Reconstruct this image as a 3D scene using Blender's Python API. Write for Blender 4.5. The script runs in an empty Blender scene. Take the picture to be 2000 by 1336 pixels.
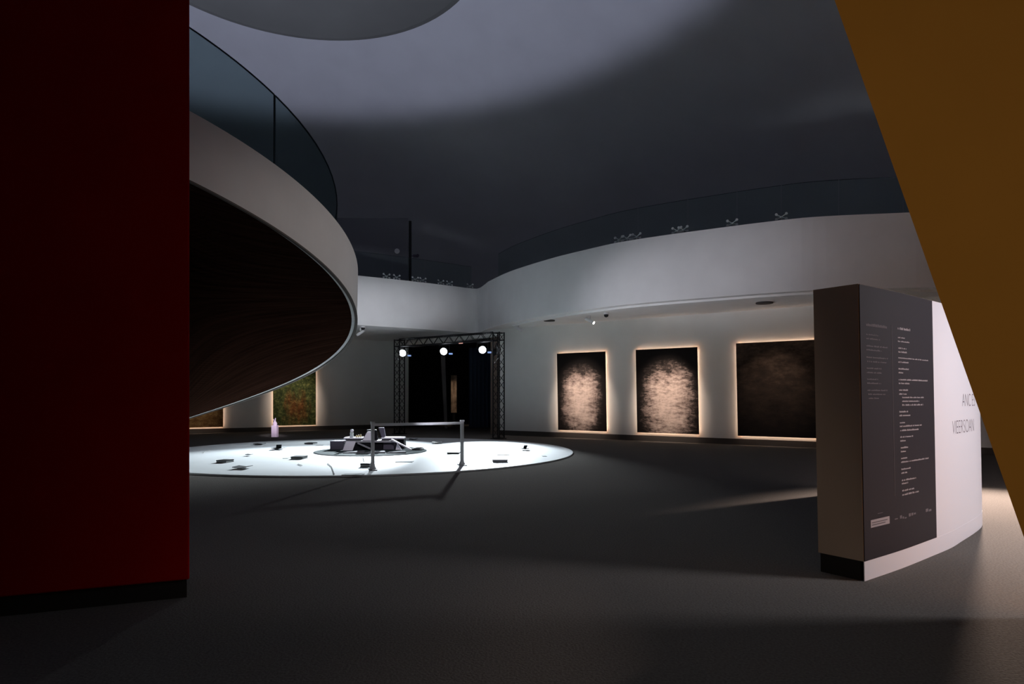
import bpy, bmesh, math, random
from mathutils import Vector, Matrix

random.seed(11)
S = bpy.context.scene
COL = S.collection
F, HY, EYE = 1250.0, 776.0, 1.5          # focal length in pixels of the 2000 px frame, horizon row, eye height

# ------------------------------------------------------------------ camera, world, exposure
cam_data = bpy.data.cameras.new('camera')
cam_data.sensor_width = 36.0
cam_data.lens = 36.0 * F / 2000.0
cam_data.shift_y = (HY - 668.0) / 2000.0
cam_data.clip_end = 300
camera = bpy.data.objects.new('camera', cam_data)
camera.location = (0, 0, EYE)
camera.rotation_euler = (math.radians(90), 0, 0)
COL.objects.link(camera)
S.camera = camera

world = bpy.data.worlds.new('world')
S.world = world
world.use_nodes = True
world.node_tree.nodes['Background'].inputs[0].default_value = (0.6, 0.7, 1.0, 1)
world.node_tree.nodes['Background'].inputs[1].default_value = 0.0

S.view_settings.view_transform = 'Standard'
S.view_settings.look = 'None'
S.view_settings.exposure = 0.0
S.view_settings.gamma = 1.0
S.view_settings.use_curve_mapping = False


def light(name, kind, loc, target, power, color=(1, 1, 1), size=0.1, angle=60, blend=0.3, size_y=None):
    d = bpy.data.lights.new(name, kind)
    d.energy = power
    d.color = color
    if kind == 'SPOT':
        d.spot_size = math.radians(angle)
        d.spot_blend = blend
        d.shadow_soft_size = size
    elif kind == 'AREA':
        d.size = size
        if size_y:
            d.shape = 'RECTANGLE'
            d.size_y = size_y
        d.spread = math.radians(angle)
    else:
        d.shadow_soft_size = size
    o = bpy.data.objects.new(name, d)
    o.location = loc
    if target is not None:
        v = Vector(target) - Vector(loc)
        o.rotation_euler = v.to_track_quat('-Z', 'Y').to_euler()
    COL.objects.link(o)
    return o


COOL = (0.80, 0.86, 1.0)
WARM = (1.0, 0.74, 0.55)
# added spot without a fixture, standing in for floor bounce on the dome crown
light('dome_bounce_fill', 'SPOT', (-7.6, 15.4, 4.0), (-7.6, 15.4, 20), 3700, (0.71, 0.74, 1.0), 0.45, 114.5, 0.16)
# added fill spots, no fixtures: flattened cones on parapets, ramp, sculpture and pale stand
for loc, aim, watts, tint, cone, spread in (
        ((-2.0, 13.0, 1.0), (4.5, 17.8, 4.5), 1150, (0.90, 0.89, 1.0), 26, 2.2),
        ((-3.0, 13.0, 1.0), (-6.0, 23.9, 4.75), 2300, (0.90, 0.90, 1.0), 14, 3.4),
        ((5.2, 7.8, 4.0), (-3.0, 12.5, 4.1), 470, (1.0, 0.91, 0.88), 24, 3.0),
        ((-1.0, 7.0, 4.8), (-3.8, 17.6, 0.2), 1700, (0.97, 0.94, 1.0), 13, 1.2),
        ((-6.0, 18.5, 3.6), (-9.03, 24.4, 0.36), 4200, (1.0, 0.90, 1.0), 6, 1.0)):
    fill = light('hall_fill', 'SPOT', loc, aim, watts, tint, 0.4, cone, 1.0)
    fill.scale = (spread, 1, 1)
# two lamps at the entrance side, then an added fill behind the camera
light('entrance_light', 'SPOT', (7.4, 4.15, 4.2), (4.2, 5.7, -0.5), 960, (0.98, 0.94, 1.0), 0.8, 90, 0.8)
light('entrance_light', 'SPOT', (8.8, 12.0, 4.0), (6.2, 8.0, 0.0), 8800, (1.0, 0.78, 0.67), 0.15, 57, 0.95)
light('entrance_light', 'SPOT', (1.2, -2.5, 2.2), (4.0, 4.0, 1.8), 138, (1.0, 0.82, 0.64), 0.8, 130, 1.0)

# three stage lamps on the truss: (x, y, z), aim, watts, cone, sideways spread
STAGE = [((-4.47, 26.09, 3.295), (-5.8, 16.1, 0), 28000, 17, 2.3),
         ((-2.66, 24.79, 3.265), (-5.0, 19.6, 0), 3300, 34, 2.0),
         ((-1.11, 24.00, 3.27), (-0.7, 18.0, 0), 7800, 48, 0.9)]

# ------------------------------------------------------------------ materials


def mat(name, color, rough=0.6, metal=0.0, noise=0.0, scale=8.0, bump=0.0, spec=0.3, emit=None, strength=0.0, stretch=(1, 1, 1)):
    m = bpy.data.materials.new(name)
    m.use_nodes = True
    nt = m.node_tree
    b = nt.nodes['Principled BSDF']
    b.inputs['Base Color'].default_value = (*color, 1)
    b.inputs['Roughness'].default_value = rough
    b.inputs['Metallic'].default_value = metal
    b.inputs['Specular IOR Level'].default_value = spec
    if emit:
        b.inputs['Emission Color'].default_value = (*emit, 1)
        b.inputs['Emission Strength'].default_value = strength
    if noise or bump:
        tc = nt.nodes.new('ShaderNodeTexCoord')
        mp = nt.nodes.new('ShaderNodeMapping')
        mp.inputs['Scale'].default_value = stretch
        n = nt.nodes.new('ShaderNodeTexNoise')
        n.inputs['Scale'].default_value = scale
        n.inputs['Detail'].default_value = 5
        nt.links.new(tc.outputs['Object'], mp.inputs['Vector'])
        nt.links.new(mp.outputs['Vector'], n.inputs['Vector'])
        if noise:
            r = nt.nodes.new('ShaderNodeValToRGB')
            r.color_ramp.elements[0].position = 0.3
            r.color_ramp.elements[1].position = 0.7
            r.color_ramp.elements[0].color = (*[c * (1 - noise) for c in color], 1)
            r.color_ramp.elements[1].color = (*[min(1, c * (1 + noise)) for c in color], 1)
            nt.links.new(n.outputs['Fac'], r.inputs['Fac'])
            nt.links.new(r.outputs['Color'], b.inputs['Base Color'])
        if bump:
            bp = nt.nodes.new('ShaderNodeBump')
            bp.inputs['Strength'].default_value = bump
            bp.inputs['Distance'].default_value = 0.01
            nt.links.new(n.outputs['Fac'], bp.inputs['Height'])
            nt.links.new(bp.outputs['Normal'], b.inputs['Normal'])
    return m


def glass_mat(name, tint, refl=0.06):
    m = bpy.data.materials.new(name)
    m.use_nodes = True
    nt = m.node_tree
    nt.nodes.remove(nt.nodes['Principled BSDF'])
    t = nt.nodes.new('ShaderNodeBsdfTransparent')
    t.inputs[0].default_value = (*tint, 1)
    g = nt.nodes.new('ShaderNodeBsdfGlossy')
    g.inputs['Roughness'].default_value = 0.03
    mx = nt.nodes.new('ShaderNodeMixShader')
    lw = nt.nodes.new('ShaderNodeLayerWeight')
    lw.inputs['Blend'].default_value = 0.15
    ml = nt.nodes.new('ShaderNodeMath')
    ml.operation = 'MULTIPLY'
    ml.inputs[1].default_value = refl * 4
    nt.links.new(lw.outputs['Fresnel'], ml.inputs[0])
    nt.links.new(ml.outputs[0], mx.inputs[0])
    nt.links.new(t.outputs[0], mx.inputs[1])
    nt.links.new(g.outputs[0], mx.inputs[2])
    nt.links.new(mx.outputs[0], nt.nodes['Material Output'].inputs['Surface'])
    return m


def painting_mat(name, kind):
    """Procedural abstract canvases driven by the canvas UVs."""
    m = bpy.data.materials.new(name)
    m.use_nodes = True
    nt = m.node_tree
    N, L = nt.nodes, nt.links
    b = N['Principled BSDF']
    b.inputs['Roughness'].default_value = 0.75
    b.inputs['Specular IOR Level'].default_value = 0.15
    uv = N.new('ShaderNodeTexCoord')

    def noise(scale, stretch, detail=6, rough=0.6, off=(0, 0, 0)):
        mp = N.new('ShaderNodeMapping')
        mp.inputs['Scale'].default_value = (*stretch, 1)
        mp.inputs['Location'].default_value = off
        n = N.new('ShaderNodeTexNoise')
        n.inputs['Scale'].default_value = scale
        n.inputs['Detail'].default_value = detail
        n.inputs['Roughness'].default_value = rough
        L.new(uv.outputs['UV'], mp.inputs['Vector'])
        L.new(mp.outputs['Vector'], n.inputs['Vector'])
        return n.outputs['Fac']

    def mth(op, a, c, clamp=False):
        n = N.new('ShaderNodeMath')
        n.operation = op
        n.use_clamp = clamp
        for i, v in enumerate((a, c)):
            if isinstance(v, (int, float)):
                n.inputs[i].default_value = v
            else:
                L.new(v, n.inputs[i])
        return n.outputs[0]

    def ramp(fac, stops):
        r = N.new('ShaderNodeValToRGB')
        e = r.color_ramp.elements
        e[0].position, e[0].color = stops[0][0], (*stops[0][1], 1)
        e[1].position, e[1].color = stops[-1][0], (*stops[-1][1], 1)
        for p, c in stops[1:-1]:
            k = e.new(p)
            k.color = (*c, 1)
        L.new(fac, r.inputs['Fac'])
        return r.outputs['Color']

    sep = N.new('ShaderNodeSeparateXYZ')
    L.new(uv.outputs['UV'], sep.inputs[0])
    u, v = sep.outputs[0], sep.outputs[1]
    if kind in ('cloud', 'crown'):
        wob = mth('MULTIPLY', mth('SUBTRACT', noise(3.2, (1, 3.2), 8, 0.72), 0.5), 1.9)
        wob2 = mth('MULTIPLY', mth('SUBTRACT', noise(5.0, (2.2, 1), 6, 0.65, (3, 1, 0)), 0.5), 0.8)
        cx, cy, rx, ry = (0.48, 0.38, 0.44, 0.46) if kind == 'cloud' else (0.52, 0.34, 0.47, 0.52)
        dx = mth('DIVIDE', mth('SUBTRACT', u, cx), rx)
        dy = mth('DIVIDE', mth('SUBTRACT', v, cy), ry)
        r2 = mth('ADD', mth('POWER', mth('ABSOLUTE', dx, 0), 2.4), mth('POWER', mth('ABSOLUTE', dy, 0), 3.0))
        d = mth('SUBTRACT', 1.05, r2)
        d = mth('ADD', d, mth('ADD', wob, wob2))
        grain = mth('SUBTRACT', noise(11.0, (1, 3.2), 7, 0.8, (7, 2, 0)), 0.5)
        d = mth('ADD', d, mth('MULTIPLY', grain, 1.3 if kind == 'cloud' else 2.1))
        fac = mth('MULTIPLY', d, 0.8, True)
        col = ramp(fac, [(0.0, (0.012, 0.009, 0.008)), (0.25, (0.045, 0.034, 0.029)), (0.5, (0.24, 0.18, 0.155)),
                         (0.8, (0.50, 0.39, 0.33)), (1.0, (0.62, 0.49, 0.42))])
    elif kind == 'dark':
        f = mth('MULTIPLY', noise(5.0, (1, 2.2), 10, 0.7), 1.0)
        f = mth('MULTIPLY', f, mth('ADD', 0.35, mth('MULTIPLY', v, 0.9)))
        col = ramp(f, [(0.2, (0.010, 0.007, 0.006)), (0.45, (0.035, 0.023, 0.016)), (0.7, (0.10, 0.066, 0.046)), (0.9, (0.20, 0.15, 0.12))])
    elif kind == 'green':
        f = noise(9.0, (1, 1.7), 10, 0.85)
        g = noise(3.0, (2.2, 1), 5, 0.6, (4, 0, 0))
        a = ramp(f, [(0.36, (0.008, 0.014, 0.006)), (0.50, (0.045, 0.062, 0.018)), (0.60, (0.17, 0.18, 0.055)), (0.72, (0.5, 0.45, 0.25))])
        c = ramp(f, [(0.36, (0.020, 0.008, 0.003)), (0.50, (0.12, 0.045, 0.012)), (0.60, (0.24, 0.12, 0.035)), (0.72, (0.62, 0.45, 0.26))])
        dx = mth('MULTIPLY', mth('SUBTRACT', u, 0.52), 2.6)
        dy = mth('MULTIPLY', mth('SUBTRACT', v, 0.26), 2.8)
        k = mth('SUBTRACT', 0.8, mth('ADD', mth('MULTIPLY', dx, dx), mth('MULTIPLY', dy, dy)))
        k = mth('ADD', k, mth('MULTIPLY', mth('SUBTRACT', g, 0.5), 3.0))
        mx = N.new('ShaderNodeMix')
        mx.data_type = 'RGBA'
        L.new(mth('MULTIPLY', k, 1.2, True), mx.inputs['Factor'])
        L.new(a, mx.inputs['A'])
        L.new(c, mx.inputs['B'])
        col = mx.outputs['Result']
    else:
        f = noise(8.0, (1, 1.6), 10, 0.85)
        col = ramp(f, [(0.34, (0.03, 0.014, 0.005)), (0.5, (0.15, 0.08, 0.026)), (0.62, (0.26, 0.18, 0.07)), (0.75, (0.6, 0.48, 0.28))])
    L.new(col, b.inputs['Base Color'])
    bp = N.new('ShaderNodeBump')
    bp.inputs['Strength'].default_value = 0.25
    bp.inputs['Distance'].default_value = 0.02
    L.new(noise(30.0, (1, 2.5), 6, 0.7), bp.inputs['Height'])
    L.new(bp.outputs['Normal'], b.inputs['Normal'])
    return m


M = {
    'carpet': mat('grey_carpet', (0.128, 0.119, 0.110), 0.95, 0, 0.22, 60, 0.6, 0.0),
    'dome': mat('dome_plaster', (0.53, 0.54, 0.56), 0.9, 0, 0.04, 0.6, 0, 0.1),
    'white': mat('white_plaster', (0.74, 0.74, 0.73), 0.8, 0, 0.03, 1.5, 0, 0.2),
    'wall': mat('gallery_wall', (0.74, 0.75, 0.72), 0.85, 0, 0.03, 1.2, 0, 0.15),
    'skirting': mat('dark_skirting', (0.06, 0.055, 0.05), 0.6),
    'wood': mat('dark_plank_wood', (0.023, 0.0105, 0.0072), 0.9, 0, 0.5, 3.0, 0.15, 0.0, stretch=(0.2, 5, 0)),
    'rimgrey': mat('grey_rim_trim', (0.13, 0.12, 0.112), 0.9, spec=0.0),
    'red': mat('deep_red_paint', (0.36, 0.0015, 0.0025), 0.7, 0, 0.05, 2, 0, 0.05),
    'plinthblack': mat('black_plinth', (0.018, 0.016, 0.014), 0.7),
    'yellow': mat('ochre_yellow_paint', (0.62, 0.29, 0.050), 0.75, 0, 0.03, 2, 0, 0.05),
    'black': mat('matt_black', (0.012, 0.012, 0.014), 0.6),
    'blackmetal': mat('black_steel', (0.02, 0.02, 0.022), 0.4, 0.6),
    'curtain': mat('black_curtain', (0.010, 0.010, 0.012), 0.95),
    'bluesheet': mat('navy_sheet', (0.035, 0.058, 0.10), 0.9),
    'drape': mat('grey_drape', (0.14, 0.13, 0.13), 0.9),
    'jamb': mat('shaded_jamb', (0.20, 0.15, 0.12), 0.8),  # wall return with its shade put into the brown
    'glass': glass_mat('green_grey_glass', (0.63, 0.715, 0.715), 0.02),
    'clearglass': glass_mat('clear_balustrade_glass', (0.90, 0.95, 0.94), 0.015),
    'edge': mat('glass_edge_dark', (0.02, 0.04, 0.05), 0.3),
    'chrome': mat('brushed_steel', (0.55, 0.56, 0.56), 0.3, 0.9),
    'clampgrey': mat('satin_steel', (0.5, 0.53, 0.53), 0.4, 0.2),
    'floorwhite': mat('white_floor_sheet', (0.60, 0.625, 0.635), 0.6, 0, 0.03, 1.5),
    'mat': mat('dark_mirror_mat', (0.050, 0.064, 0.066), 0.9, spec=0.02),
    'boxblack': mat('black_card', (0.008, 0.007, 0.010), 0.6, spec=0.1),
    'boxgrey': mat('purple_grey_card', (0.10, 0.09, 0.12), 0.8, spec=0.1),
    'boardwhite': mat('white_card', (0.72, 0.68, 0.76), 0.6),
    'boardgrey': mat('grey_card', (0.30, 0.29, 0.32), 0.6),
    'sheetgrey': mat('dull_grey_sheet', (0.13, 0.13, 0.145), 0.9, spec=0.05),
    'book': mat('black_book_cover', (0.022, 0.026, 0.03), 0.5),
    'paper': mat('grey_paper', (0.42, 0.45, 0.45), 0.8),
    'twig': mat('twig_bark', (0.20, 0.20, 0.19), 0.8),
    'rail': mat('grey_barrier_paint', (0.62, 0.63, 0.64), 0.5),
    'board': mat('charcoal_info_vinyl', (0.028, 0.0245, 0.031), 0.6),
    'vinyl': mat('white_info_vinyl', (0.78, 0.78, 0.84), 0.6),
    'endface': mat('taupe_panel_end', (0.46, 0.36, 0.27), 0.8),
    'letters': mat('grey_lettering', (0.15, 0.135, 0.15), 0.7),
    'lettersbright': mat('pale_lettering', (0.40, 0.365, 0.39), 0.7),
    'lettersdark': mat('thin_dark_lettering', (0.13, 0.10, 0.13), 0.7),
    'divider': mat('dim_divider', (0.075, 0.068, 0.075), 0.7),
    'disc': mat('grey_green_disc', (0.068, 0.070, 0.064), 0.8, 0, 0.1, 0.4),
    'led': mat('warm_led_strip', (1, 0.8, 0.6), 0.5, emit=(1.0, 0.66, 0.47), strength=11.0),
    'ledleft': mat('warm_led_strip', (1, 0.8, 0.6), 0.5, emit=(1.0, 0.64, 0.44), strength=9.0),
    'lens': mat('lit_lamp_lens', (1, 1, 1), 0.3, emit=(0.86, 0.92, 1.0), strength=14),
    'lenstrack': mat('lit_track_lens', (1, 1, 1), 0.3, emit=(1.0, 0.93, 0.85), strength=9),
    'blueled': mat('blue_led', (0.3, 0.5, 1.0), 0.3, emit=(0.35, 0.5, 0.9), strength=0.5),
    'redled': mat('red_led', (1, 0.3, 0.2), 0.3, emit=(0.9, 0.5, 0.42), strength=0.7),
    'fixture': mat('white_fixture', (0.7, 0.7, 0.7), 0.5),
    'vent': mat('dark_vent', (0.05, 0.045, 0.045), 0.7),
    'pedestal': mat('pinkish_white_card', (0.90, 0.76, 0.92), 0.6),
    'sand': mat('ochre_bits', (0.42, 0.34, 0.16), 0.7),
    'screen': mat('charcoal_screen', (0.16, 0.16, 0.18), 0.8),
}

# ------------------------------------------------------------------ geometry helpers


def obj(name, verts, faces, m, root=None, parent=None, smooth=False):
    off = Vector(root['at']) if root is not None and 'at' in root else Vector((0, 0, 0))
    me = bpy.data.meshes.new(name)
    me.from_pydata([tuple(Vector(v) - off) for v in verts], [], faces)
    bm = bmesh.new()
    bm.from_mesh(me)
    bmesh.ops.recalc_face_normals(bm, faces=bm.faces)
    bm.to_mesh(me)
    bm.free()
    if smooth:
        for p in me.polygons:
            p.use_smooth = True
    me.materials.append(m)
    o = bpy.data.objects.new(name, me)
    COL.objects.link(o)
    o.parent = parent if parent is not None else root
    return o


def thing(name, label, cat, at, group=None):
    o = bpy.data.objects.new(name, None)
    o.empty_display_size = 0.2
    o.location = at
    o['at'] = list(at)
    o['label'] = label
    o['category'] = cat
    if group:
        o['group'] = group
    COL.objects.link(o)
    return o


def tag(o, label, cat, group=None):
    o['label'] = label
    o['category'] = cat
    if group:
        o['group'] = group
    return o


def struct(o):
    o['kind'] = 'structure'
    return o


class G:
    """collects shapes for one mesh"""

    def __init__(self):
        self.v, self.f = [], []

    def add(self, v, f):
        n = len(self.v)
        self.v += [Vector(p) for p in v]
        self.f += [[i + n for i in q] for q in f]
        return self

    def box(self, c, s, rz=0.0, tilt=None):
        R = Matrix.Rotation(rz, 3, 'Z')
        if tilt is not None:
            R = R @ tilt
        c = Vector(c)
        v = [c + R @ Vector((x * s[0] / 2, y * s[1] / 2, z * s[2] / 2)) for x in (-1, 1) for y in (-1, 1) for z in (-1, 1)]
        return self.add(v, [(0, 1, 3, 2), (4, 6, 7, 5), (0, 4, 5, 1), (2, 3, 7, 6), (0, 2, 6, 4), (1, 5, 7, 3)])

    def prism(self, poly, z0, z1, shear=(0, 0)):
        n = len(poly)
        z0 = z0 if isinstance(z0, (list, tuple)) else [z0] * n
        z1 = z1 if isinstance(z1, (list, tuple)) else [z1] * n
        v = [(p[0] + shear[0] * z0[i], p[1] + shear[1] * z0[i], z0[i]) for i, p in enumerate(poly)]
        v += [(p[0] + shear[0] * z1[i], p[1] + shear[1] * z1[i], z1[i]) for i, p in enumerate(poly)]
        f = [tuple(range(n)), tuple(range(n, 2 * n))] + [(i, (i + 1) % n, n + (i + 1) % n, n + i) for i in range(n)]
        return self.add(v, f)

    def tube(self, a, b, r, n=8, r2=None):
        a, b = Vector(a), Vector(b)
        d = (b - a).normalized()
        s = d.orthogonal().normalized()
        t = d.cross(s)
        r2 = r if r2 is None else r2
        v = [a + (s * math.cos(2 * math.pi * i / n) + t * math.sin(2 * math.pi * i / n)) * r for i in range(n)]
        v += [b + (s * math.cos(2 * math.pi * i / n) + t * math.sin(2 * math.pi * i / n)) * r2 for i in range(n)]
        f = [tuple(range(n)), tuple(range(n, 2 * n))] + [(i, (i + 1) % n, n + (i + 1) % n, n + i) for i in range(n)]
        return self.add(v, f)

    def path(self, pts, r, n=8):
        for a, b in zip(pts[:-1], pts[1:]):
            self.tube(a, b, r, n)
        return self

    def lathe(self, c, prof, n=24):
        """prof: (radius, z) list about the vertical through c"""
        v, f = [], []
        for r, z in prof:
            for i in range(n):
                a = 2 * math.pi * i / n
                v.append((c[0] + r * math.cos(a), c[1] + r * math.sin(a), c[2] + z))
        m = len(prof)
        for j in range(m - 1):
            for i in range(n):
                f.append((j * n + i, j * n + (i + 1) % n, (j + 1) * n + (i + 1) % n, (j + 1) * n + i))
        f.append(tuple(range(n)))
        f.append(tuple(range((m - 1) * n, m * n)))
        return self.add(v, f)

    def strip(self, rings):
        """rings: cross-sections (lists of points of equal length), joined in a closed tube with end caps"""
        n = len(rings[0])
        v = [p for r in rings for p in r]
        f = []
        for j in range(len(rings) - 1):
            for i in range(n):
                f.append((j * n + i, j * n + (i + 1) % n, (j + 1) * n + (i + 1) % n, (j + 1) * n + i))
        f.append(tuple(range(n)))
        f.append(tuple(range((len(rings) - 1) * n, len(rings) * n)))
        return self.add(v, f)

    def make(self, name, m, root=None, parent=None, smooth=False):
        return obj(name, self.v, self.f, m, root, parent, smooth)


def px(x, y, d):
    """the place seen at pixel (x, y), d metres in front of the camera"""
    return Vector(((x - 1000) / F * d, d, EYE - (y - HY) / F * d))


def fl(x, y):
    """the floor place seen at pixel (x, y)"""
    d = EYE * F / (y - HY)
    return Vector(((x - 1000) / F * d, d, 0))


def catmull(pts, n=8):
    out = []
    P = [Vector((*p[:2], 0)) for p in pts]
    P = [P[0] * 2 - P[1]] + P + [P[-1] * 2 - P[-2]]
    for i in range(1, len(P) - 2):
        for k in range(n):
            t = k / n
            a, b, c, d = P[i - 1:i + 3]
            out.append(0.5 * ((2 * b) + (c - a) * t + (2 * a - 5 * b + 4 * c - d) * t * t + (3 * b - a - 3 * c + d) * t ** 3))
    out.append(P[-2])
    return [(p.x, p.y) for p in out]


def offset(pts, d):
    """offset a plan polyline to the left of its direction by d"""
    out = []
    for i, p in enumerate(pts):
        a = Vector(pts[max(0, i - 1)])
        b = Vector(pts[min(len(pts) - 1, i + 1)])
        t = (b - a).normalized()
        out.append((p[0] - t.y * d, p[1] + t.x * d))
    return out


# ------------------------------------------------------------------ shell: floor, dome
DC, DAPEX, DR = (-7.6, 15.4), 19.0, 35.6
DRF = math.sqrt(2 * DR * DAPEX - DAPEX ** 2)
g = G()
n = 96
g.add([(DC[0] + DRF * math.cos(2 * math.pi * i / n), DC[1] + DRF * math.sin(2 * math.pi * i / n), z) for z in (-0.3, 0) for i in range(n)],
      [tuple(range(n)), tuple(range(n, 2 * n))] + [(i, (i + 1) % n, n + (i + 1) % n, n + i) for i in range(n)])
struct(g.make('floor', M['carpet']))

v, f = [(DC[0], DC[1], DAPEX)], []
amax = math.acos((DR - DAPEX) / DR)
RN, SN = 40, 128
for j in range(1, RN + 1):
    a = amax * j / RN
    for i in range(SN):
        t = 2 * math.pi * i / SN
        v.append((DC[0] + DR * math.sin(a) * math.cos(t), DC[1] + DR * math.sin(a) * math.sin(t), DAPEX - DR + DR * math.cos(a)))
for i in range(SN):
    f.append((0, 1 + i, 1 + (i + 1) % SN))
for j in range(RN - 1):
    for i in range(SN):
        a, b = 1 + j * SN, 1 + (j + 1) * SN
        f.append((a + i, b + i, b + (i + 1) % SN, a + (i + 1) % SN))
struct(obj('ceiling', v, f, M['dome'], smooth=True))

# ------------------------------------------------------------------ mezzanine: slab, parapet, soffit lip
FZ0, FZ1 = 4.2, 6.05
LEFT = [(-19.0, 15.6), (-13.0, 19.2), (-9.0, 21.75), (-5.77, 23.9), (-4.57, 24.65), (-3.4, 25.45), (-2.26, 26.3)]
CORNER = [(-2.26, 26.3), (-1.80, 26.68), (-1.42, 26.75), (-1.15, 26.0), (-0.93, 25.15)]
RIGHT = [(-0.93, 25.15), (-0.25, 23.5), (0.38, 22.35), (1.40, 20.8), (2.26, 19.75), (3.13, 18.8), (4.3, 17.95), (5.54, 17.2),
         (6.5, 16.65), (7.6, 16.15), (9.2, 15.85), (10.6, 15.75), (13.5, 16.2), (17.0, 18.0)]
cl, cc, cr = catmull(LEFT, 4), catmull(CORNER, 5), catmull(RIGHT, 5)
front = cl + cc[1:] + cr[1:]


def wall_left_pt(t):                       # left gallery wall, running towards the back corner
    return (-7.25 + t, 30.2 + 0.63 * t)


def wall_right_pt(x):                      # right gallery wall
    return (x, 25.16 - 0.69 * x)


inner = offset(front, 0.26)
# solid parapet fascia
rings = [[(a[0], a[1], FZ0), (a[0], a[1], FZ1), (b[0], b[1], FZ1), (b[0], b[1], FZ0)] for a, b in zip(front, inner)]
struct(G().strip(rings).make('trim_1', M['white'], smooth=False))
back = [(19.0, 27.0), (12.0, 35.0), (0.0, 41.0), (-12.0, 40.0), (-24.0, 30.0)]
poly = offset(front, 0.27) + back
n = len(poly)
bm = bmesh.new()
bot = [bm.verts.new((p[0], p[1], 4.22)) for p in poly]
fc = bm.faces.new(bot)
ext = bmesh.ops.extrude_face_region(bm, geom=[fc])
for e in ext['geom']:
    if isinstance(e, bmesh.types.BMVert):
        e.co.z = 4.95
bmesh.ops.triangulate(bm, faces=bm.faces[:])
bmesh.ops.recalc_face_normals(bm, faces=bm.faces)
me = bpy.data.meshes.new('ceiling_mezzanine')
bm.to_mesh(me)
bm.free()
me.materials.append(M['white'])
o = bpy.data.objects.new('ceiling_mezzanine', me)
COL.objects.link(o)
struct(o)
# lip under the soffit, set back behind a shadow gap, on the right lobe only
lipf = offset(cr, 0.42)[4:]
lipb = offset(cr, 0.55)[4:]
struct(G().strip([[(a[0], a[1], 4.16), (a[0], a[1], 4.225), (b[0], b[1], 4.225), (b[0], b[1], 4.16)] for a, b in zip(lipf, lipb)]).make('trim_2', M['white']))

# ------------------------------------------------------------------ gallery walls with skirting
def wall(name, a, b, z0, z1, th, m):
    t = (Vector(b) - Vector(a)).normalized()
    nrm = Vector((-t.y, t.x)) * th
    return struct(G().prism([a, b, (b[0] + nrm.x, b[1] + nrm.y), (a[0] + nrm.x, a[1] + nrm.y)], z0, z1).make(name, m))


WL0, WL1 = wall_left_pt(-14.0), wall_left_pt(2.15)
WR0, WR1 = wall_right_pt(-0.52), wall_right_pt(15.0)
wall('wall_left', WL0, WL1, 0, 4.22, 0.3, M['wall'])
wall('wall_right', WR0, WR1, 0, 4.22, 0.3, M['wall'])


def shift_in(p, q, d):
    t = (Vector(q) - Vector(p)).normalized()
    return (p[0] + t.y * d, p[1] - t.x * d), (q[0] + t.y * d, q[1] - t.x * d)


wall('baseboard_left', *shift_in(WL0, WL1, 0.025), 0, 0.19, 0.025, M['skirting'])
wall('baseboard_right', *shift_in(WR0, WR1, 0.025), 0, 0.19, 0.025, M['skirting'])
# header over the opening between the two walls
wall('wall_back', (WL1[0], WL1[1]), (WR0[0], WR0[1]), 3.97, 4.22, 0.3, M['wall'])
# jamb returning into the dark room on the right of the opening
jt = Vector((0.22, 1.0)).normalized()
wall('wall_jamb', (WR0[0] - 0.36, WR0[1] + 0.78), (WR0[0] + 0.04, WR0[1] + 0.31), 0, 3.95, 0.12, M['jamb'])
# the dark room behind
struct(G().prism([(-5.4, 32.0), (-0.1, 25.9), (1.9, 25.6), (3.2, 35.8), (-6.3, 36.8)], 4.02, 4.10).make('ceiling_room', M['curtain']))
RB = [(-7.8, 34.0), (2.2, 34.5), (3.2, 26.0)]
wall('wall_room_left', (-5.6, 32.4), (-6.5, 37.0), 0, 4.22, 0.2, M['curtain'])
wall('wall_room_back', (-6.6, 37.0), (3.4, 36.0), 0, 4.22, 0.2, M['curtain'])
wall('wall_room_right', (3.4, 36.0), (1.9, 24.3), 0, 4.22, 0.2, M['curtain'])

# ------------------------------------------------------------------ red wall and ochre wall at the entrance
A = px(370, 1132, 4.78)
A = (A.x, A.y)
B = (-3.48 - 1.4, 4.35 - 0.55)
ka = 1.12
t = thing('partition_wall', 'tall deep red freestanding wall on a recessed black plinth', 'wall', (-3.4, 4.7, 0))
g = G()
poly = [(A[0], A[1]), (A[0] * ka - 0.012, A[1] * ka), (B[0] * 1.05, B[1] + 0.9), B]
g.prism(poly, 0.138, 6.2)
r = g.make('panel', M['red'], t)
bv = r.modifiers.new('edge', 'BEVEL')
bv.width = 0.012
bv.segments = 2
poly2 = [(A[0] - 0.03, A[1] + 0.02), (A[0] * ka - 0.05, A[1] * ka - 0.02), (B[0] * 1.05, B[1] + 0.86), (B[0], B[1] + 0.03)]
G().prism(poly2, 0, 0.138).make('plinth', M['plinthblack'], t)

# ochre wall: a leaning slab whose edge slants up to the left
D0, D1 = 3.2, 4.35
t = thing('sloping_wall', 'ochre yellow wall with a slanting edge leaning over the info panel', 'wall', (3.4, 3.4, 0))


def edge(y, d):
    x = 1630 + (2000 - 1630) / 1050.0 * y
    return px(x, y, d)


def edge_z(z, d):
    y = HY - (z - EYE) / d * F
    return px(1630 + (2000 - 1630) / 1050.0 * y, y, d)


zt = 5.2
fr = [edge_z(0, D0), edge_z(zt, D0), Vector((6.2, D0 - 0.25, zt)), Vector((6.2, D0 - 0.25, 0))]
bk0, bk1 = edge_z(0, D1), edge_z(zt, D1)
bk = [bk0 + Vector((0.05, 0, 0)), bk1 + Vector((0.05, 0, 0)), Vector((6.4, D1 - 0.25, zt)), Vector((6.4, D1 - 0.25, 0))]
obj('panel', fr + bk, [(0, 1, 2, 3), (7, 6, 5, 4), (0, 4, 5, 1), (1, 5, 6, 2), (2, 6, 7, 3), (3, 7, 4, 0)], M['yellow'], t)

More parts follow.
